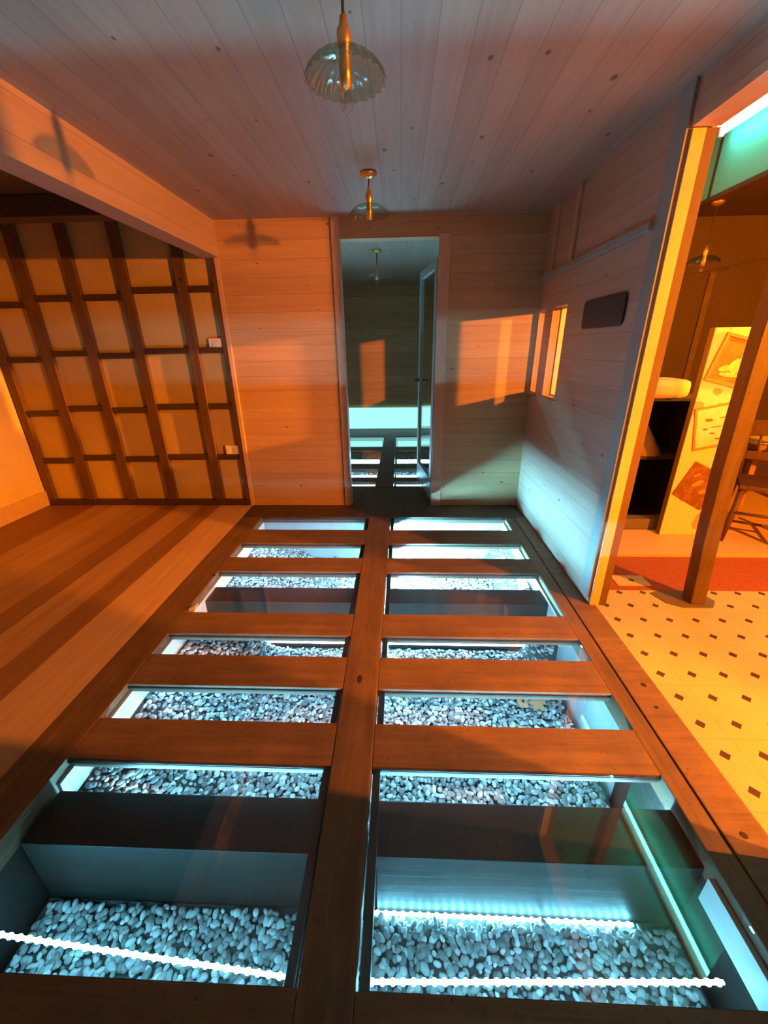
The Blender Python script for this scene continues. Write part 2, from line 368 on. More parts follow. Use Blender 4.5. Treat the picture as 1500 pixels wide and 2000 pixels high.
for nm, x0, x1, z0, z1, lab in (('light_switch', -1.765, -1.645, 1.535, 1.635, 'buff switch box on the upper right bay of the timbered wall'),
                                ('power_socket', -1.775, -1.635, .552, .642, 'white socket plate on the lower right bay of the timbered wall')):
    t = empty(nm, ((x0+x1)/2, 3.969, z0), lab, 'switch' if 'switch' in nm else 'socket')
    w = (x1-x0)/2; h = z1-z0
    plate = box(-w, w, -.032, 0, 0, h, bev=.005).build('plate', M['switch'], t)
    if 'switch' in nm: box(-.02, .02, -.041, -.0325, h*.28, h*.72, bev=.003).build('rocker', M['switch'], plate)
    else:
        for q in (-.033, .033): box(q-.018, q+.018, -.036, -.0325, h*.25, h*.75, bev=.002).build('outlet', M['switch'], plate)
# ------------------------------------------------------------------ glazed floor of the hall
cb = MB().prism([(-.264, .2005), (-.118, .2005), (-.100, 3.6015), (-.307, 3.6015)], -.10, .002, bev=.004).build('centre_beam', M['beam'])
tag(rebase(cb, (-.19, 1.9, 0)), 'long worn brown beam down the middle of the glass floor', 'beam')
hole = tag(MB().lathe([(.001, .0006), (.013, .0006), (.016, .0001)], 14, Matrix.Translation((0, 0, 0)) @ Matrix.Diagonal((.8, 1.8, 1, 1)), None).build('knot_hole', M['dark'], cb), 'dark knot hole', 'hole')
del hole['category']; hole.location = (-.205+.19, 1.537-1.9, .0021)
lb = tag(box(XB0, XB1, .2005, 3.6015, -.10, .001, bev=.005).build('side_beam', M['beam']), 'dark brown side beam between plank floor and glass floor, left', 'beam')
rb = empty('side_beam', (1.127, 1.9, 0), 'worn brown side beam between glass floor and tiled floor, right', 'beam')
MB().box(1.01-1.127, 1.093-1.127, .2005-1.9, 1.7, -.10, -.002, bev=.004).build('inner_board', M['beam'], rb)
MB().box(1.095-1.127, 1.2445-1.127, .2005-1.9, 1.7, -.10, .004, bev=.006).build('outer_board', M['cross'], rb)
for x, y, r in ((.189, -.368, .012), (.175, -.5, .008), (.165, -1.02, .011)):
    h_ = MB().lathe([(.001, .0012), (r, .001), (r*1.1, 0)], 12).build('nail_hole', M['dark'], rb); h_.location = (x-.13, y, .0045)
ROWS = [(3.314, 3.600), (2.79, 3.038), (2.071, 2.573), (1.693, 1.866), (1.283, 1.478), (.484, 1.085)]   # glass
PLK = [(3.038, 3.314), (2.573, 2.79), (1.866, 2.071), (1.478, 1.693), (1.085, 1.283), (.2005, .484)]
ordw = ['closest to the far doorway', 'second from the far doorway', 'third from the far doorway', 'fourth from the far doorway', 'fifth from the far doorway', 'closest to the camera']
def cbx(y, side): 
    k = (y-.2)/3.4
    return (-.264-.043*k) if side < 0 else (-.118+.018*k)
for side, sw in ((-1, 'left of'), (1, 'right of')):
    for i, (y0, y1) in enumerate(PLK):
        if side < 0: p = [(XB1+.001, y0), (cbx(y0, -1)-.001, y0), (cbx(y1, -1)-.001, y1), (XB1+.001, y1)]
        else: p = [(cbx(y0, 1)+.001, y0), (XB2-.001, y0), (XB2-.001, y1), (cbx(y1, 1)+.001, y1)]
        e = .0006
        p = [(x, y+(e if y == y0 else -e)) for x, y in p]
        o = MB().prism(p, -.05, 0, bev=.0035).build('floor_crossboard', M['cross'])
        tag(rebase(o, ((XB1-.28)/2 if side < 0 else .45, (y0+y1)/2, 0)), 'worn brown crossboard %s the centre beam, %s' % (sw, ordw[i]), 'floorboard', 'crossboards of the glass floor')
    for i, (y0, y1) in enumerate(ROWS):
        xa, xb = (XB1+.002, cbx((y0+y1)/2, -1)-.008) if side < 0 else (cbx((y0+y1)/2, 1)+.008, XB2-.002)
        t = empty('glass_panel', ((xa+xb)/2, (y0+y1)/2, -.02), 'clear floor glass over lit pebbles %s the centre beam, %s' % (sw, ordw[i]), 'glass panel', 'glass panels of the hall floor')
        w, d = (xb-xa)/2, (y1-y0)/2-.002
        MB().box(-w, w, -d, d, .004, .014).build('pane', M['pane'], t)
        g = MB(); q = w if side < 0 else -w
        g.box(min(q, q+side*.028), max(q, q+side*.028), -d, d, -.044, .0035)
        g.box(-w, w, d-.004, d, -.006, .0035); g.box(-w, w, -d, -d+.004, -.006, .0035)
        g.build('gasket', M['gasket'], t)
# the pit below
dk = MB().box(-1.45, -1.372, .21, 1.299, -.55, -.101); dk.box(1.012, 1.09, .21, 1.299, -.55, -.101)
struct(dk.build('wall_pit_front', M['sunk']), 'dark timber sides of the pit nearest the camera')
b = MB(); b.box(-1.45, -1.372, 1.30, 3.66, -.55, -.101); b.box(1.012, 1.09, 1.30, 3.66, -.55, -.101)
b.box(-1.45, 1.09, .12, .20, -.55, -.061); b.box(-1.45, 1.09, 3.603, 3.68, -.55, -.061); b.box(-1.45, 1.09, .12, 3.68, -.60, -.55)
struct(b.build('wall_pit', M['pitwall']), 'grey boarded sides of the lit pit under the glass floor')
for xa, xb, y0, y1, lab in ((-1.371, -1.353, 1.01, 3.59, 'white edging strip along the left side of the pebble pit'), (.99, 1.008, .46, .78, 'short white edging board at the right end of the front glass'), (.99, 1.008, 2.02, 3.59, 'white edging strip at the right side of the pebble pit, toward the far wall')):
    tag(box(xa, xb, y0, y1, -.16, -.046, bev=.002).build('edging_strip', M['white']), lab, 'edging strip', 'white pit edging strips')
for side in (-1, 1):
    for (y0, y1), w_ in (((.815, 1.0), 'near the camera'), ((2.28, 2.46), 'toward the far wall')):
        xa, xb = (-1.3525, -.30) if side < 0 else (-.085, .988 if y0 > 2 else 1.009)
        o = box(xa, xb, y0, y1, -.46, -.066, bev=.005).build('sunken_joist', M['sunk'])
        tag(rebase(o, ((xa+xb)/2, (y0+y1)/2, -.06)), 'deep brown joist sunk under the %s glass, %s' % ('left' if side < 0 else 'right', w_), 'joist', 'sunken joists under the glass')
def bed(x, y):
    z = -.45+.0*x
    z = np.maximum(z, np.where(y > .9, -.15-np.clip(x+1.353, 0, 9)*.62, -.40))
    z = np.maximum(z, np.where(y > 2.02, -.15-np.clip(.99-x, 0, 9)*2.2, -9))
    return z
def pebbles(name, x0, x1, y0, y1, step, sub, zf, r0=.0075, r1=.0155, skip=None):
    b = bmesh.new(); bmesh.ops.create_icosphere(b, subdivisions=sub, radius=1)
    V = np.array([v.co[:] for v in b.verts]); F = np.array([[v.index for v in f.verts] for f in b.faces]); b.free()
    gx, gy = np.meshgrid(np.arange(x0, x1, step), np.arange(y0, y1, step)); P = np.stack([gx.ravel(), gy.ravel()], 1)
    P = P+RNG.uniform(-.48, .48, P.shape)*step; P = P[(P[:, 0] > x0+.02) & (P[:, 0] < x1-.02) & (P[:, 1] > y0+.02) & (P[:, 1] < y1-.02)]
    if skip is not None: P = P[~skip(P)]
    n = len(P); r = RNG.uniform(r0, r1, n)
    sc = r[:, None]*np.stack([RNG.uniform(.95, 1.5, n), RNG.uniform(.75, 1.0, n), RNG.uniform(.5, .75, n)], 1)
    a = RNG.uniform(0, 2*np.pi, n); tx = RNG.uniform(-.5, .5, n)
    ca, sa, ct, st = np.cos(a), np.sin(a), np.cos(tx), np.sin(tx)
    Q = V[None]*sc[:, None]
    y, z = Q[..., 1]*ct[:, None]-Q[..., 2]*st[:, None], Q[..., 1]*st[:, None]+Q[..., 2]*ct[:, None]
    X, Y = Q[..., 0]*ca[:, None]-y*sa[:, None], Q[..., 0]*sa[:, None]+y*ca[:, None]
    X += P[:, 0:1]; Y += P[:, 1:2]; Z = z+(zf(P[:, 0], P[:, 1])+RNG.uniform(0, .016, n))[:, None]
    # base sheet of small stones' bed
    nx, ny = 30, 40; bx, by = np.meshgrid(np.linspace(x0, x1, nx), np.linspace(y0, y1, ny)); bz = zf(bx.ravel(), by.ravel())-.006
    bv = np.stack([bx.ravel(), by.ravel(), bz], 1); q = np.arange(nx*ny).reshape(ny, nx)
    bf = np.concatenate([np.stack([q[:-1, :-1], q[:-1, 1:], q[1:, 1:]], -1).reshape(-1, 3), np.stack([q[:-1, :-1], q[1:, 1:], q[1:, :-1]], -1).reshape(-1, 3)])
    verts = np.concatenate([np.stack([X, Y, Z], -1).reshape(-1, 3), bv])
    faces = np.concatenate([(F[None]+(np.arange(n)*len(V))[:, None, None]).reshape(-1, 3), bf+n*len(V)])
    me = bpy.data.meshes.new(name); me.vertices.add(len(verts)); me.vertices.foreach_set('co', verts.ravel().astype(np.float32))
    me.loops.add(faces.size); me.loops.foreach_set('vertex_index', faces.ravel().astype(np.int32))
    me.polygons.add(len(faces)); me.polygons.foreach_set('loop_start', (np.arange(len(faces))*3).astype(np.int32))
    me.polygons.foreach_set('use_smooth', np.ones(len(faces), bool)); me.update(); me.validate()
    o = bpy.data.objects.new(name, me); C.objects.link(o); me.materials.append(M['pebble']); me.materials.append(M['soil'])
    mi = np.zeros(len(faces), np.int32); mi[-len(bf):] = 1; me.polygons.foreach_set('material_index', mi); return o
for y0, y1, lab in ((.205, .812, 'bed of pebbles under the front glass, nearest the camera'), (1.003, 2.277, 'bed of grey and white pebbles under the middle glass rows'), (2.463, 3.6, 'bed of brightly lit pebbles under the glass rows toward the doorway')):
    tag(pebbles('pebble_bed', -1.352, .989, y0, y1, .019, 2, bed), lab, 'pebbles', kind='stuff')
def led_strip(name, p0, p1, label, mat, beads=0, facing=(0, 0, 1), w=.012, rope=False, group='LED strips under the hall glass', beadr=.0075):
    p0, p1 = Vector(p0), Vector(p1); mid = (p0+p1)/2; L = (p1-p0).length; d = (p1-p0).normalized()
    f = Vector(facing).normalized(); side = d.cross(f).normalized(); f = side.cross(d)
    Mx = Matrix((d, side, f)).transposed().to_4x4()
    t = empty(name, mid, label, 'LED strip', group)
    if rope:
        rp = MB().tube([-d*L/2, d*L/2], .0055, 12).build('rope', mat, t, True)
        me = MB().lathe([(.001, -.0095), (.0065, -.007), (.0095, 0), (.0065, .007), (.001, .0095)], 12).build('led', M['led'], rp, True)
        for i in range(beads):
            o = me if i == 0 else me.copy()
            if i: C.objects.link(o); o.parent = rp
            o.location = d*((i+.5)/beads-.5)*L
        return t
    tp = box(-L/2, L/2, -w*.8, w*.8, -.003, 0, M=Mx).build('tape', M['tape'], t)
    box(-L/2, L/2, -w*.55, w*.55, .0003, .004, M=Mx).build('diffuser', mat, t)
    if beads:
        me = MB().lathe([(beadr, 0), (beadr*.85, beadr*.5), (beadr*.45, beadr*.85), (.001, beadr)], 12, Mx).build('led', M['led'], t, True)
        for i in range(beads):
            o = me if i == 0 else me.copy()
            if i: C.objects.link(o); o.parent = t
            u = (i+.5)/beads; o.location = d*(u-.5)*L+f*.0042
    return t
led_strip('led_strip', (-.098, .565, -.2), (.955, .60, -.2), 'beaded LED rope light at the near edge of the front right glass', M['led_rope'], 34, rope=True)
led_strip('led_strip', (-1.345, .632, -.2), (-.345, .567, -.2), 'beaded LED rope light at the near edge of the front left glass', M['led_rope'], 30, rope=True)
led_strip('led_strip', (-.098, .800, -.385), (.84, .800, -.392), 'beaded LED rope light along the foot of the sunken joist, front right', M['led_rope'], 30, rope=True)
for side, sw in ((-1, 'left'), (1, 'right')):
    xa, xb = (-1.33, -.32) if side < 0 else (-.085, .97)
    led_strip('led_strip', (xa, 2.272, -.40), (xb, 2.272, -.40), 'LED strip at the foot of the far sunken joist, %s half' % sw, M['led_mid'], facing=(0, -1, .35))
    led_strip('led_strip', (xa, 1.62, -.0545), (xb, 1.62, -.0545), 'LED strip under the middle crossboard, %s half' % sw, M['led_mid'], facing=(0, 0, -1))
    led_strip('led_strip', (xa, 2.70, -.0545), (xb, 2.70, -.0545), 'LED strip under the second far crossboard, %s half' % sw, M['led_back'], facing=(0, 0, -1))
    led_strip('led_strip', (xa, 3.22, -.0545), (xb, 3.22, -.0545), 'LED strip under the farthest crossboard, %s half' % sw, M['led_back'], facing=(0, 0, -1))
for side, sw in ((-1, 'left'), (1, 'right')):
    xa, xb = (-1.33, -.32) if side < 0 else (-.085, .97)
    for y, w_ in ((1.008, 'near'), (2.468, 'far')):
        led_strip('led_strip', (xa, y, -.24 if y < 2 else -.108), (xb, y, -.24 if y < 2 else -.108), 'added hidden LED strip along the back of the %s sunken joist, %s half' % (w_, sw), M['led_up' if y < 2 else 'led_upfar'], facing=(0, .25, .95))  # added out of sight to light the ceiling and right wall
led_strip('led_strip', (-.145, 2.30, -.116), (-.145, 3.57, -.116), 'added hidden LED strip under the right edge of the centre beam, far half', M['led_side'], facing=(1, 0, -.1))  # added out of sight to brighten the low right wall
led_strip('led_strip', (-.255, 2.30, -.116), (-.255, 3.57, -.116), 'added hidden LED strip under the left edge of the centre beam, far half', M['led_sideleft'], facing=(-1, 0, -.35))  # mirrored strip added out of sight to brighten the left of the far wall
# broken bits in the pit
def blob(pts, th, r): return MB().prism(pts, 0, th, bev=r)
t = tag(blob([(.042*(1+.28*math.cos(5*a))*math.cos(a), .036*(1+.28*math.cos(5*a))*math.sin(a)) for a in [2*math.pi*i/40 for i in range(40)]], .018, .005).build('terracotta_flower', M['terra'], None, True),
        'lobed terracotta piece lying on the pebbles under the right glass', 'ornament'); t.location = (.803, 1.775, -.41); t.rotation_euler = (.35, 0, .4)
t = empty('terracotta_shard', (.722, 1.79, -.41), 'small pointed terracotta shard with a dark hole beside the lobed piece', 'shard'); t.rotation_euler = (.45, .1, .2)
blob([(-.026, -.03), (.02, -.034), (.03, .0), (.004, .03), (-.03, .04), (-.034, 0)], .014, .004).build('body', M['terra'], t)
h = MB().lathe([(.009, .0002), (.006, .0012), (.001, .001)], 12).build('hole', M['dark'], t); h.location = (.0, .004, .0141)
t = tag(blob([(-.05, -.06), (.03, -.075), (.045, .05), (-.02, .075)], .014, .003).build('brick_chip', M['terra']), 'reddish flat chip beside the white edging, right side', 'shard'); t.location = (.935, 2.66, -.155); t.rotation_euler = (0, -.5, .1)
t = tag(blob([(-.022, -.035), (.02, -.03), (.012, .035)], .02, .004).build('pale_chip', M['paint']), 'pale wedge in the left corner of the third glass', 'chip'); t.location = (-1.335, 2.115, -.0055)

# ------------------------------------------------------------------ far room
FW = 8.2
struct(box(-1.7, 1.32, FW, FW+.1, -.06, 2.6).build('wall_far', M['pine_x']), 'end wall of the far room')
struct(box(-1.75, -1.65, 4.051, FW, -.06, 2.6).build('wall_far_left', M['pine_y']), 'left wall of the far room')
b = MB(); fw0, fw1 = 6.45, 7.15
b.box(XR, 1.31, 4.051, fw0, -.06, 2.6); b.box(XR, 1.31, fw1, FW, -.06, 2.6); b.box(XR, 1.31, fw0, fw1, -.06, 1.12); b.box(XR, 1.31, fw0, fw1, 1.86, 2.6)
struct(b.build('wall_far_right', M['pine_y']), 'right wall of the far room')
w = MB(); w.box(XR+.02, 1.29, fw0+.0005, fw0+.04, 1.121, 1.859); w.box(XR+.02, 1.29, fw1-.04, fw1-.0005, 1.121, 1.859); w.box(XR+.02, 1.29, 6.74, 6.88, 1.121, 1.859)
struct(w.build('window_3', M['trimpine']), 'window of the far room')
struct(box(-1.75, 1.32, 4.051, FW+.1, 2.55, 2.6).build('ceiling_far', M['ceil']), 'boarded ceiling of the far room')
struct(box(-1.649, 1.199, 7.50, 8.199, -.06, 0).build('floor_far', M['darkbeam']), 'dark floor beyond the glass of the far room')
tag(box(-1.64, 1.19, 8.16, 8.199, .001, .41, bev=.004).build('painted_glow', M['painted_glow']), 'long glowing cyan white panel added for the LED light on the foot of the far end wall', 'painted_glow')  # glowing sheet paints the LED light on the wall foot
cb2 = tag(MB().prism([(-.30, 4.501), (-.085, 4.501), (-.085, 7.499), (-.30, 7.499)], -.1, .003, bev=.004).build('centre_beam', M['darkbeam']), 'dark beam down the middle of the far room glass floor', 'beam')
FR = [(4.56, 4.74), (4.90, 5.30), (5.52, 6.42), (6.58, 7.38)]
FP = [(4.5005, 4.56), (4.74, 4.90), (5.30, 5.52), (6.42, 6.58), (7.38, 7.4995)]
fo = ['nearest the doorway', 'second from the doorway', 'third from the doorway', 'fourth from the doorway', 'at the far end']
for side, sw in ((-1, 'left'), (1, 'right')):
    xa, xb = (-1.648, -.301) if side < 0 else (-.084, 1.198)
    for i, (y0, y1) in enumerate(FP):
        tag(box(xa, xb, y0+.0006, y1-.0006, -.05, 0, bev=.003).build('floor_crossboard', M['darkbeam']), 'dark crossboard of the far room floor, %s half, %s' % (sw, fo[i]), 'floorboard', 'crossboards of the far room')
    for i, (y0, y1) in enumerate(FR):
        tag(box(xa+.002, xb-.002, y0+.002, y1-.002, -.016, -.006).build('glass_panel', M['pane']), 'bright lit floor glass of the far room, %s half, %s' % (sw, fo[i]), 'glass panel', 'glass panels of the far room')
    for y, w_, lab in ((4.93, .03, 'first'), (5.26, .03, 'second'), (6.05, .04, 'third')):
        led_strip('led_strip', (xa+.03, y, -.11), (xb-.03, y, -.11), 'glaring LED strip in the %s bay of the far room floor, %s half' % (lab, sw), M['led_room'], facing=(0, -1, .15), w=w_, group='LED strips of the far room')
    led_strip('led_strip', (xa+.03, 7.22, -.12), (xb-.03, 7.22, -.12), 'broad cyan glowing bar added for the light in the last bay of the far room floor, %s half' % sw, M['painted_glow'], facing=(0, -1, .15), w=.13, group='LED strips of the far room')  # glowing bar added for the brightness of the last bay
b = MB(); b.box(-1.76, 1.31, 4.42, 4.498, -.5, -.061); b.box(-1.76, 1.31, 7.5, 7.58, -.5, -.061); b.box(-1.76, 1.31, 4.42, 7.58, -.56, -.5)
b.box(-1.76, -1.65, 4.5, 7.5, -.5, -.061); b.box(1.2, 1.31, 4.5, 7.5, -.5, -.061)
struct(b.build('wall_pit_far', M['white']), 'white sides of the far room pit')
tag(pebbles('pebble_bed', -1.64, 1.19, 4.51, 7.49, .04, 1, lambda x, y: -.30+0*x, .016, .03), 'bed of brightly lit pebbles under the far room glass', 'pebbles', kind='stuff')
# open door leaf
dl = empty('door_1', (.315, 4.062, .012), 'grey glazed door standing open into the far room', 'door', rz=math.atan2(.80, -.115)); dl['kind'] = 'structure'
for q in ((0, .09, 0, 2.24), (.745, .80, 0, 2.24), (.0905, .7445, 0, .22), (.0905, .7445, 2.17, 2.24)):
    df = box(q[0], q[1], -.04, 0, q[2], q[3], bev=.003).build('door_frame', M['greypaint'], dl)
    if q[0] == .745: stile = df
box(.0905, .7445, -.023, -.017, .2205, 2.1695).build('pane', M['winpane'], dl)
for s_ in (-1, 1):
    y = .001 if s_ > 0 else -.041
    hb = MB().lathe([(.001, 0), (.024, 0), (.024, .008), (.008, .010), (.008, .045), (.001, .046)], 16, Matrix.Translation((.772, y, 1.17)) @ Matrix.Rotation(-s_*math.pi/2, 4, 'X'))
    hb.tube([(.772, y+s_*.04, 1.17), (.75, y+s_*.045, 1.17), (.66, y+s_*.043, 1.168)], .008); hb.build('handle', M['steel'], stile, True)

# ------------------------------------------------------------------ right room
struct(box(1.246, 8.0, YB, 2.365, -.06, 0).build('floor_right', M['tile']), 'cream vinyl tile floor with small dark diamonds')
struct(box(1.311, 8.0, 2.3655, 2.842, -.06, .002).build('floor_carpet', M['carpet']), 'red brown carpet strip')
struct(box(1.311, 8.0, 2.8425, 4.6, -.06, .03).build('floor_platform', M['plat']), 'low pale boarded platform')
struct(box(1.312, 8.0, 2.826, 2.842, .0025, .032, bev=.003).build('trim_12', M['trimpine']), 'nosing of the platform')
tag(box(1.50, 1.72, 2.415, 2.545, .0025, .006, M=None).build('loose_tile', M['tile']), 'loose pale tile lying on the red carpet near the jamb', 'tile')
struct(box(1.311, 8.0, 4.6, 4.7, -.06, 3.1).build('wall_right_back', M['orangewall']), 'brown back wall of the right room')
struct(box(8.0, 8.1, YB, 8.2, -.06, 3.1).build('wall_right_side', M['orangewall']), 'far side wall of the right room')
struct(box(-3.9, 8.1, YB-.1, YB, -.06, 3.1).build('wall_rear', M['pine_x']), 'wall behind the camera')
struct(box(1.311, 2.5, YB, 4.6, 3.06, 3.12).build('ceiling_right', M['teal']), 'raised ceiling strip beside the opening')
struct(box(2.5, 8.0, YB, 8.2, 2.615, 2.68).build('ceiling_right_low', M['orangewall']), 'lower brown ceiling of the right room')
struct(box(2.49, 2.5, YB, 4.6, 2.60, 3.06).build('wall_bulkhead', M['teal']), 'pale upright bulkhead lit by the tube')
struct(box(1.311, 1.33, YB, 4.6, 2.531, 3.06).build('wall_right_upper', M['pine_y']), 'wall above the opening')
struct(box(2.483, 2.4895, 4.06, 4.085, 2.601, 3.059).build('trim_13', M['orangewall']), 'upright joint cover on the bulkhead')
struct(box(2.476, 2.4895, YB, 4.59, 2.585, 2.615).build('trim_14', M['darkbeam']), 'dark edge under the bulkhead')
struct(MB().tube([(2.70, 4.592, 2.11), (4.6, 4.592, 2.47)], .010).build('trim_15', M['darkbeam']), 'dark conduit on the brown wall')
struct(box(2.99, 3.05, 4.585, 4.5995, .9, 2.16, bev=.003).build('trim_16', M['darkbeam']), 'upright joint cover on the brown wall')
# cyan tube
t = empty('tube_light', (2.40, 2.75, 3.06), 'glaring cyan tube lamp high beside the opening, top right', 'lamp')
box(-.05, .05, -1.25, 1.25, -.035, -.0005, bev=.006).build('housing', M['white'], t)
MB().tube([(0, -1.2, -.075), (0, 1.2, -.075)], .014, 14).build('tube', M['tube'], t, True)
for y in (-1.215, 1.215): box(-.018, .018, y-.012, y+.012, -.095, -.0355, bev=.003).build('end_cap', M['white'], t)
# leaning post with a painted shadow patch at its foot
pz = [(0, 1.888), (.45, 1.848), (.87, 1.821), (1.4, 1.806), (2.0, 1.80), (3.048, 1.79)]
b = bmesh.new(); rg = []
for z, x in pz:
    w_ = .045; rg.append([b.verts.new((x+sx*w_-1.888, sy*.043, z)) for sx, sy in ((-1, -.92), (-.92, -1), (.92, -1), (1, -.92), (1, .92), (.92, 1), (-.92, 1), (-1, .92))])
for r_, s_ in zip(rg, rg[1:]):
    for i in range(8): b.faces.new((r_[i], r_[(i+1) % 8], s_[(i+1) % 8], s_[i]))
b.faces.new(rg[0][::-1]); b.faces.new(rg[-1]); mb = MB(); mb.bm.free(); mb.bm = b
tp = mb.build('timber_post', M['post']); tp.location = (1.886, 2.245, .006); tag(tp, 'dark old timber post standing on the tiled floor by the carpet', 'post')
tag(rebase(MB().prism([(1.70, 2.22), (1.78, 2.17), (1.96, 2.17), (2.02, 2.24), (1.98, 2.36), (1.74, 2.36), (1.66, 2.33)], .0003, .0055, bev=.002).build('post_shadow_patch', M['grey']), (1.86, 2.27, 0)), 'brown shadow patch painted on the floor under the timber post', 'shadow_patch')
# display panel with prints
PY = 3.165
dp = empty('display_panel', (2.42, PY+.03, .0305), 'upright panel covered in yellow patterned paper with pictures', 'display panel')
box(2.198-2.42, 2.58-2.42, -.022, .028, 0, 1.605, bev=.002).build('board', M['olive'], dp)
box(2.202-2.42, 2.579-2.42, -.0235, -.0225, .002, 1.604).build('wallpaper', M['wallpaper'], dp)
yF = PY+.03-.0240
def quad(t, pts, d0, d1, mat, name, bev=.0008):        # pts in (x,z), built in the wall plane
    Mx = Matrix(((1, 0, 0, 0), (0, 0, -1, 0), (0, 1, 0, 0), (0, 0, 0, 1)))
    o = MB().prism(pts, d0, d1, bev=bev, M=Mx).build(name, mat, t); return o
def ring(t, cx, cz, w, h, ang, fwid, mat, d):
    ca, sa = math.cos(ang), math.sin(ang)
    R_ = lambda x, z: (x*ca-z*sa, x*sa+z*ca)
    mb = MB(); Mx = Matrix(((1, 0, 0, 0), (0, 0, -1, 0), (0, 1, 0, 0), (0, 0, 0, 1)))
    for a, b_, c_, d_ in ((-w, w, h-fwid, h), (-w, w, -h, -h+fwid), (-w, -w+fwid, -h+fwid, h-fwid), (w-fwid, w, -h+fwid, h-fwid)):
        mb.prism([R_(a, c_), R_(b_, c_), R_(b_, d_), R_(a, d_)], 0, d, bev=.001, M=Mx)
    mb.build('frame', mat, t); return R_
def ell(cx, cz, rx, rz, a=0, n=18): return [(cx+rx*math.cos(q)*math.cos(a)-rz*math.sin(q)*math.sin(a), cz+rx*math.cos(q)*math.sin(a)+rz*math.sin(q)*math.cos(a)) for q in [2*math.pi*i/n for i in range(n)]]
t = empty('framed_picture', (2.40, yF-.0003, 1.41), 'tilted framed picture of a pale crouching figure at the top of the panel', 'picture')
R1 = ring(t, 0, 0, .155, .165, -.24, .022, M['frame'], .012)
pr = quad(t, [R1(x, z) for x, z in ((-.132, -.142), (.132, -.142), (.132, .142), (-.132, .142))], 0, .004, M['picture'], 'print')
for dq, pts in enumerate((ell(.02, -.03, .055, .05, .2), ell(.055, .03, .026, .028), ell(-.05, -.045, .06, .02, .1), ell(-.02, -.09, .075, .016, -.1), ell(.08, -.04, .03, .06, .1))):
    quad(pr, pts, .0042, .0052+.0004*dq, M['figure'], 'printed_figure', 0)
t = empty('framed_sketch', (2.385, yF-.0003, .945), 'framed pale sketch sheet hung askew in the middle of the panel', 'picture')
R2 = ring(t, 0, 0, .145, .165, .2, .016, M['frame'], .010)
pr = quad(t, [R2(x, z) for x, z in ((-.128, -.148), (.128, -.148), (.128, .148), (-.128, .148))], 0, .004, M['sketch'], 'paper')
for pts in (ell(-.05, .05, .03, .012), ell(-.06, -.02, .018, .008), ell(.02, .0, .05, .004, .15), ell(.0, -.05, .022, .007), ell(.05, .07, .03, .004, .1), ell(.05, -.09, .02, .007)):
    quad(pr, pts, .0042, .005, M['ink'], 'drawn_mark', 0)
t = empty('brown_poster', (2.37, yF-.0003, .47), 'dark brown unframed sheet pinned low on the panel at a tilt', 'poster')
pr = quad(t, [(-.16, -.07), (.1, -.215), (.20, .02), (.20, .09), (-.045, .205)], .0003, .004, M['brownsheet'], 'sheet')
for pts in (ell(.02, .02, .05, .02, .5), ell(.08, -.05, .035, .02, .2), ell(.0, .09, .03, .012, .4)): quad(pr, pts, .0042, .005, M['frame'], 'printed_mark', 0)
# dark recess cabinet beside the panel
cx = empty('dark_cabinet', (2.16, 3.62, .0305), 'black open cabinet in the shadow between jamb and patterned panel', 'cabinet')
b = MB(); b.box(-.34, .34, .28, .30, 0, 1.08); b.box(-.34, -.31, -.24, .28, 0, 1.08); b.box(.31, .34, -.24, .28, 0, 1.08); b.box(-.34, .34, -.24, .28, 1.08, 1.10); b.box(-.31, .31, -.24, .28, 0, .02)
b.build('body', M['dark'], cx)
tag(MB().prism([(1.80, 3.32), (2.17, 3.32), (2.30, 3.40), (2.30, 3.72), (1.80, 3.72)], 1.132, 1.27, bev=.045).build('cushion', M['white_cloth'], None, True), 'pale rounded bolster lying on the black cabinet', 'cushion')
t = tag(MB().lathe([(.001, .235), (.012, .235), (.15, 0), (.142, .0)], 28).build('cone_shade', M['tan'], None, True), 'tan cone shape standing inside the black cabinet', 'lampshade'); t.location = (2.12, 3.56, .651)
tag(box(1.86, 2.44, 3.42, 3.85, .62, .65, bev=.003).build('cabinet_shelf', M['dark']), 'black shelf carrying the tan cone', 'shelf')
tag(box(1.82, 2.34, 3.27, 3.375, .0305, .13, bev=.008).build('stone_step', M['grey']), 'grey slab at the foot of the black cabinet', 'slab')
# chair
def chair(x, y, rz):
    t = empty('wooden_chair', (x, y, .0305), 'dark wooden chair with turned legs behind the timber post', 'chair', rz=rz)
    MB().prism([(-.2, -.2), (.2, -.2), (.175, .2), (-.175, .2)], .44, .475, bev=.008).build('seat', M['chair'], t)
    for sx in (-1, 1):
        MB().tube([(sx*.205, -.215, 0), (sx*.19, -.195, .2), (sx*.17, -.17, .44)], [.014, .022, .018], 12).build('leg', M['chair'], t, True)
        MB().tube([(sx*.19, .225, 0), (sx*.175, .19, .25), (sx*.165, .17, .439)], [.014, .021, .018], 12).build('leg', M['chair'], t, True)
        MB().tube([(sx*.198, -.205, .1), (sx*.185, .215, .12)], .012, 8).build('stretcher', M['chair'], t, True)
        MB().tube([(sx*.165, .17, .476), (sx*.175, .21, .7), (sx*.18, .25, .93)], [.018, .018, .014], 12).build('back_post', M['chair'], t, True)
    MB().tube([(-.19, .0, .11), (.19, .0, .11)], .011, 8).build('stretcher', M['chair'], t, True)
    MB().tube([(-.192, -.2, .25), (.192, -.2, .25)], .012, 8).build('stretcher', M['chair'], t, True)
    box(-.175, .175, .225, .243, .80, .92, bev=.006).build('back_rail', M['chair'], t); box(-.17, .17, .20, .216, .60, .67, bev=.005).build('back_rail', M['chair'], t)
    for x_ in (-.09, 0, .09): MB().tube([(x_, .208, .67), (x_, .232, .80)], .009, 8).build('spindle', M['chair'], t, True)
chair(2.92, 3.15, math.radians(-30))
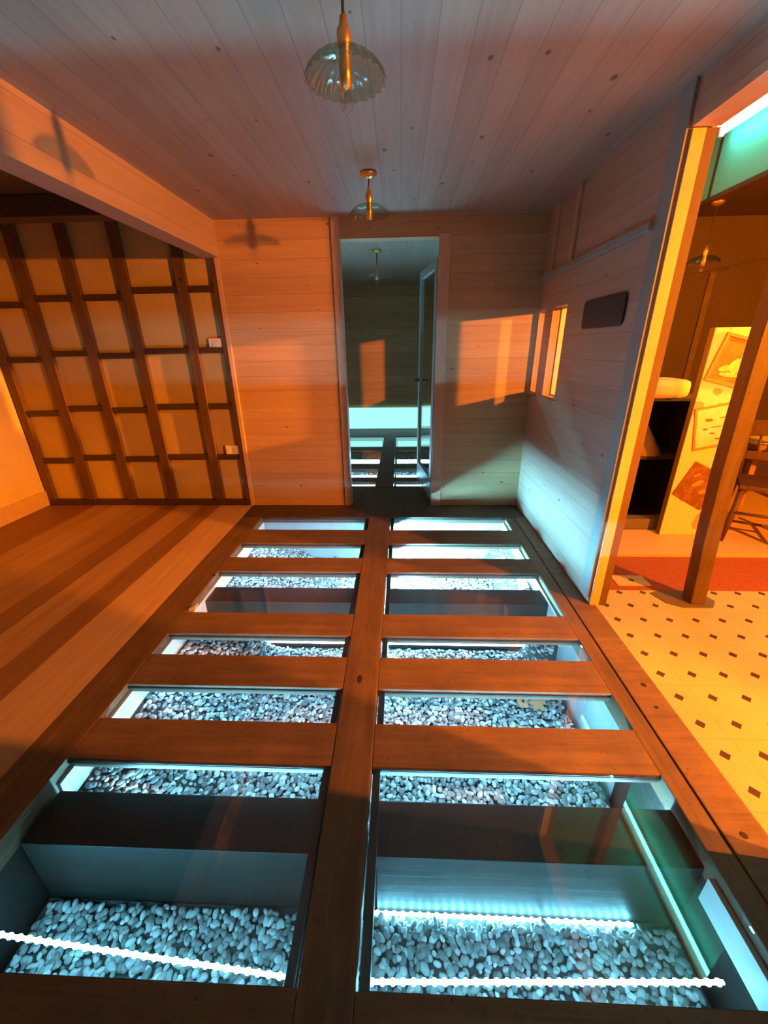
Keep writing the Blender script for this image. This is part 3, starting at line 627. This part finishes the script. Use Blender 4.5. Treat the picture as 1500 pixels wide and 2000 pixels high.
tb = empty('side_table', (3.45, 3.75, .0305), 'brown table with a yellow sheet on it behind the chair, right edge', 'table')
box(-.45, .45, -.3, .3, .66, .70, bev=.006).build('top', M['tablewood'], tb)
for sx in (-1, 1):
    for sy in (-1, 1): box(sx*.4-.025, sx*.4+.025, sy*.25-.025, sy*.25+.025, 0, .6595, bev=.004).build('leg', M['tablewood'], tb)
tag(box(3.05, 3.5, 3.5, 3.8, .7310, .737, bev=.001).build('paper_sheet', M['yellow']), 'bright yellow sheet lying on the brown table', 'paper')
# plaque on the right wall
pts = [];  hw, hh, rr = .262, .083, .035
for cx_, cz_, a0 in ((hw-rr, hh-rr, 0), (-hw+rr, hh-rr, 90), (-hw+rr, -hh+rr, 180), (hw-rr, -hh+rr, 270)):
    for k in range(7): a = math.radians(a0+k*15); pts.append((cx_+rr*math.cos(a), cz_+rr*math.sin(a)))
Mx = Matrix(((0, 0, -1, 0), (-1, 0, 0, 0), (0, 1, 0, 0), (0, 0, 0, 1)))
pl = MB().prism(pts, 0, .012, bev=.003, M=Mx).build('wall_plaque', M['black']); pl.location = (XR-.0006, 2.70, 1.715)
tag(pl, 'black rounded blank plaque on the right board wall', 'plaque')

# ------------------------------------------------------------------ pendants
def pendant(loc, drop, label, watt=0, group='scalloped glass pendants', col=AMBER, spot=None, cone=24):
    t = empty('pendant_lamp', loc, label, 'pendant lamp', group)        # origin at the ceiling
    MB().lathe([(.001, -.0005), (.05, -.0005), (.05, -.010), (.03, -.024), (.012, -.032), (.001, -.033)], 28).build('ceiling_rose', M['brass'], t, True)
    z = -drop
    MB().tube([(0, 0, -.030), (0, 0, z+.115)], .0045, 8).build('cord', M['black'], t)
    lh = MB().lathe([(.001, z+.118), (.010, z+.116), (.013, z+.095), (.021, z+.085), (.021, z+.055), (.017, z+.045), (.019, z+.0), (.018, z-.045), (.001, z-.047)], 24).build('lamp_holder', M['brass'], t, True)
    wav = lambda r, a: r*(1+(.045*max(0, (r-.05)/.07))*math.cos(22*a))
    MB().lathe([(.024, z+.036), (.05, z+.033), (.08, z+.022), (.102, z+.006), (.117, z-.014), (.122, z-.026)], 132, None, wav).build('shade', M['shade'], t, True)
    MB().lathe([(.012, z-.047), (.020, z-.062), (.022, z-.080), (.014, z-.098), (.001, z-.105)], 20).build('bulb', M['bulbglow'] if watt else M['bulbglass'], lh, True)
    if watt:
        ld = bpy.data.lights.new('bulb_light', 'POINT'); ld.energy = watt; ld.color = col; ld.shadow_soft_size = .05
        if spot:                                        # beam narrowed onto one target, keeping light off the ceiling
            ld.type = 'SPOT'; ld = bpy.data.lights[ld.name]; ld.spot_size = math.radians(cone); ld.spot_blend = .5
        l = bpy.data.objects.new('bulb_light', ld); C.objects.link(l); l.parent = t; l.location = (0, 0, z-.16)
        if spot: l.rotation_euler = (Vector(spot)-Vector(loc)-l.location).to_track_quat('-Z', 'Y').to_euler()
    return t
pendant((-.170, 1.63, ZC), .205, 'scalloped green glass pendant nearest the camera, unlit')
pendant((-.199, 3.05, ZC), .195, 'scalloped glass pendant before the far doorway, unlit')
pendant((-.275, 5.3, 2.55), .25, 'dark glass pendant seen through the far doorway')
pendant((2.62, 4.15, 2.615), .42, 'small glass pendant against the brown wall of the right room')
G2 = 'lit amber pendants out of frame'
pendant((6.5, 2.70, 2.615), .22, 'lit amber pendant deep in the right room, beam narrowed onto the windows', LAMP_W['far'], G2, spot=(1.25, 3.72, 1.5))
pendant((3.6, -.14, 2.615), .29, 'lit amber pendant beside the camera in the right room', LAMP_W['near'], G2)
pendant((4.2, 5.0, 2.615), .22, 'lit amber pendant behind the brown wall', LAMP_W['rear'], G2)
pendant((5.5, .3, 2.615), .25, 'added amber pendant between the other two of the right room, aimed at the left floor', LAMP_W['side'], G2, spot=(-1.9, 1.75, 0), cone=32)  # unseen lamp added to brighten the left floor
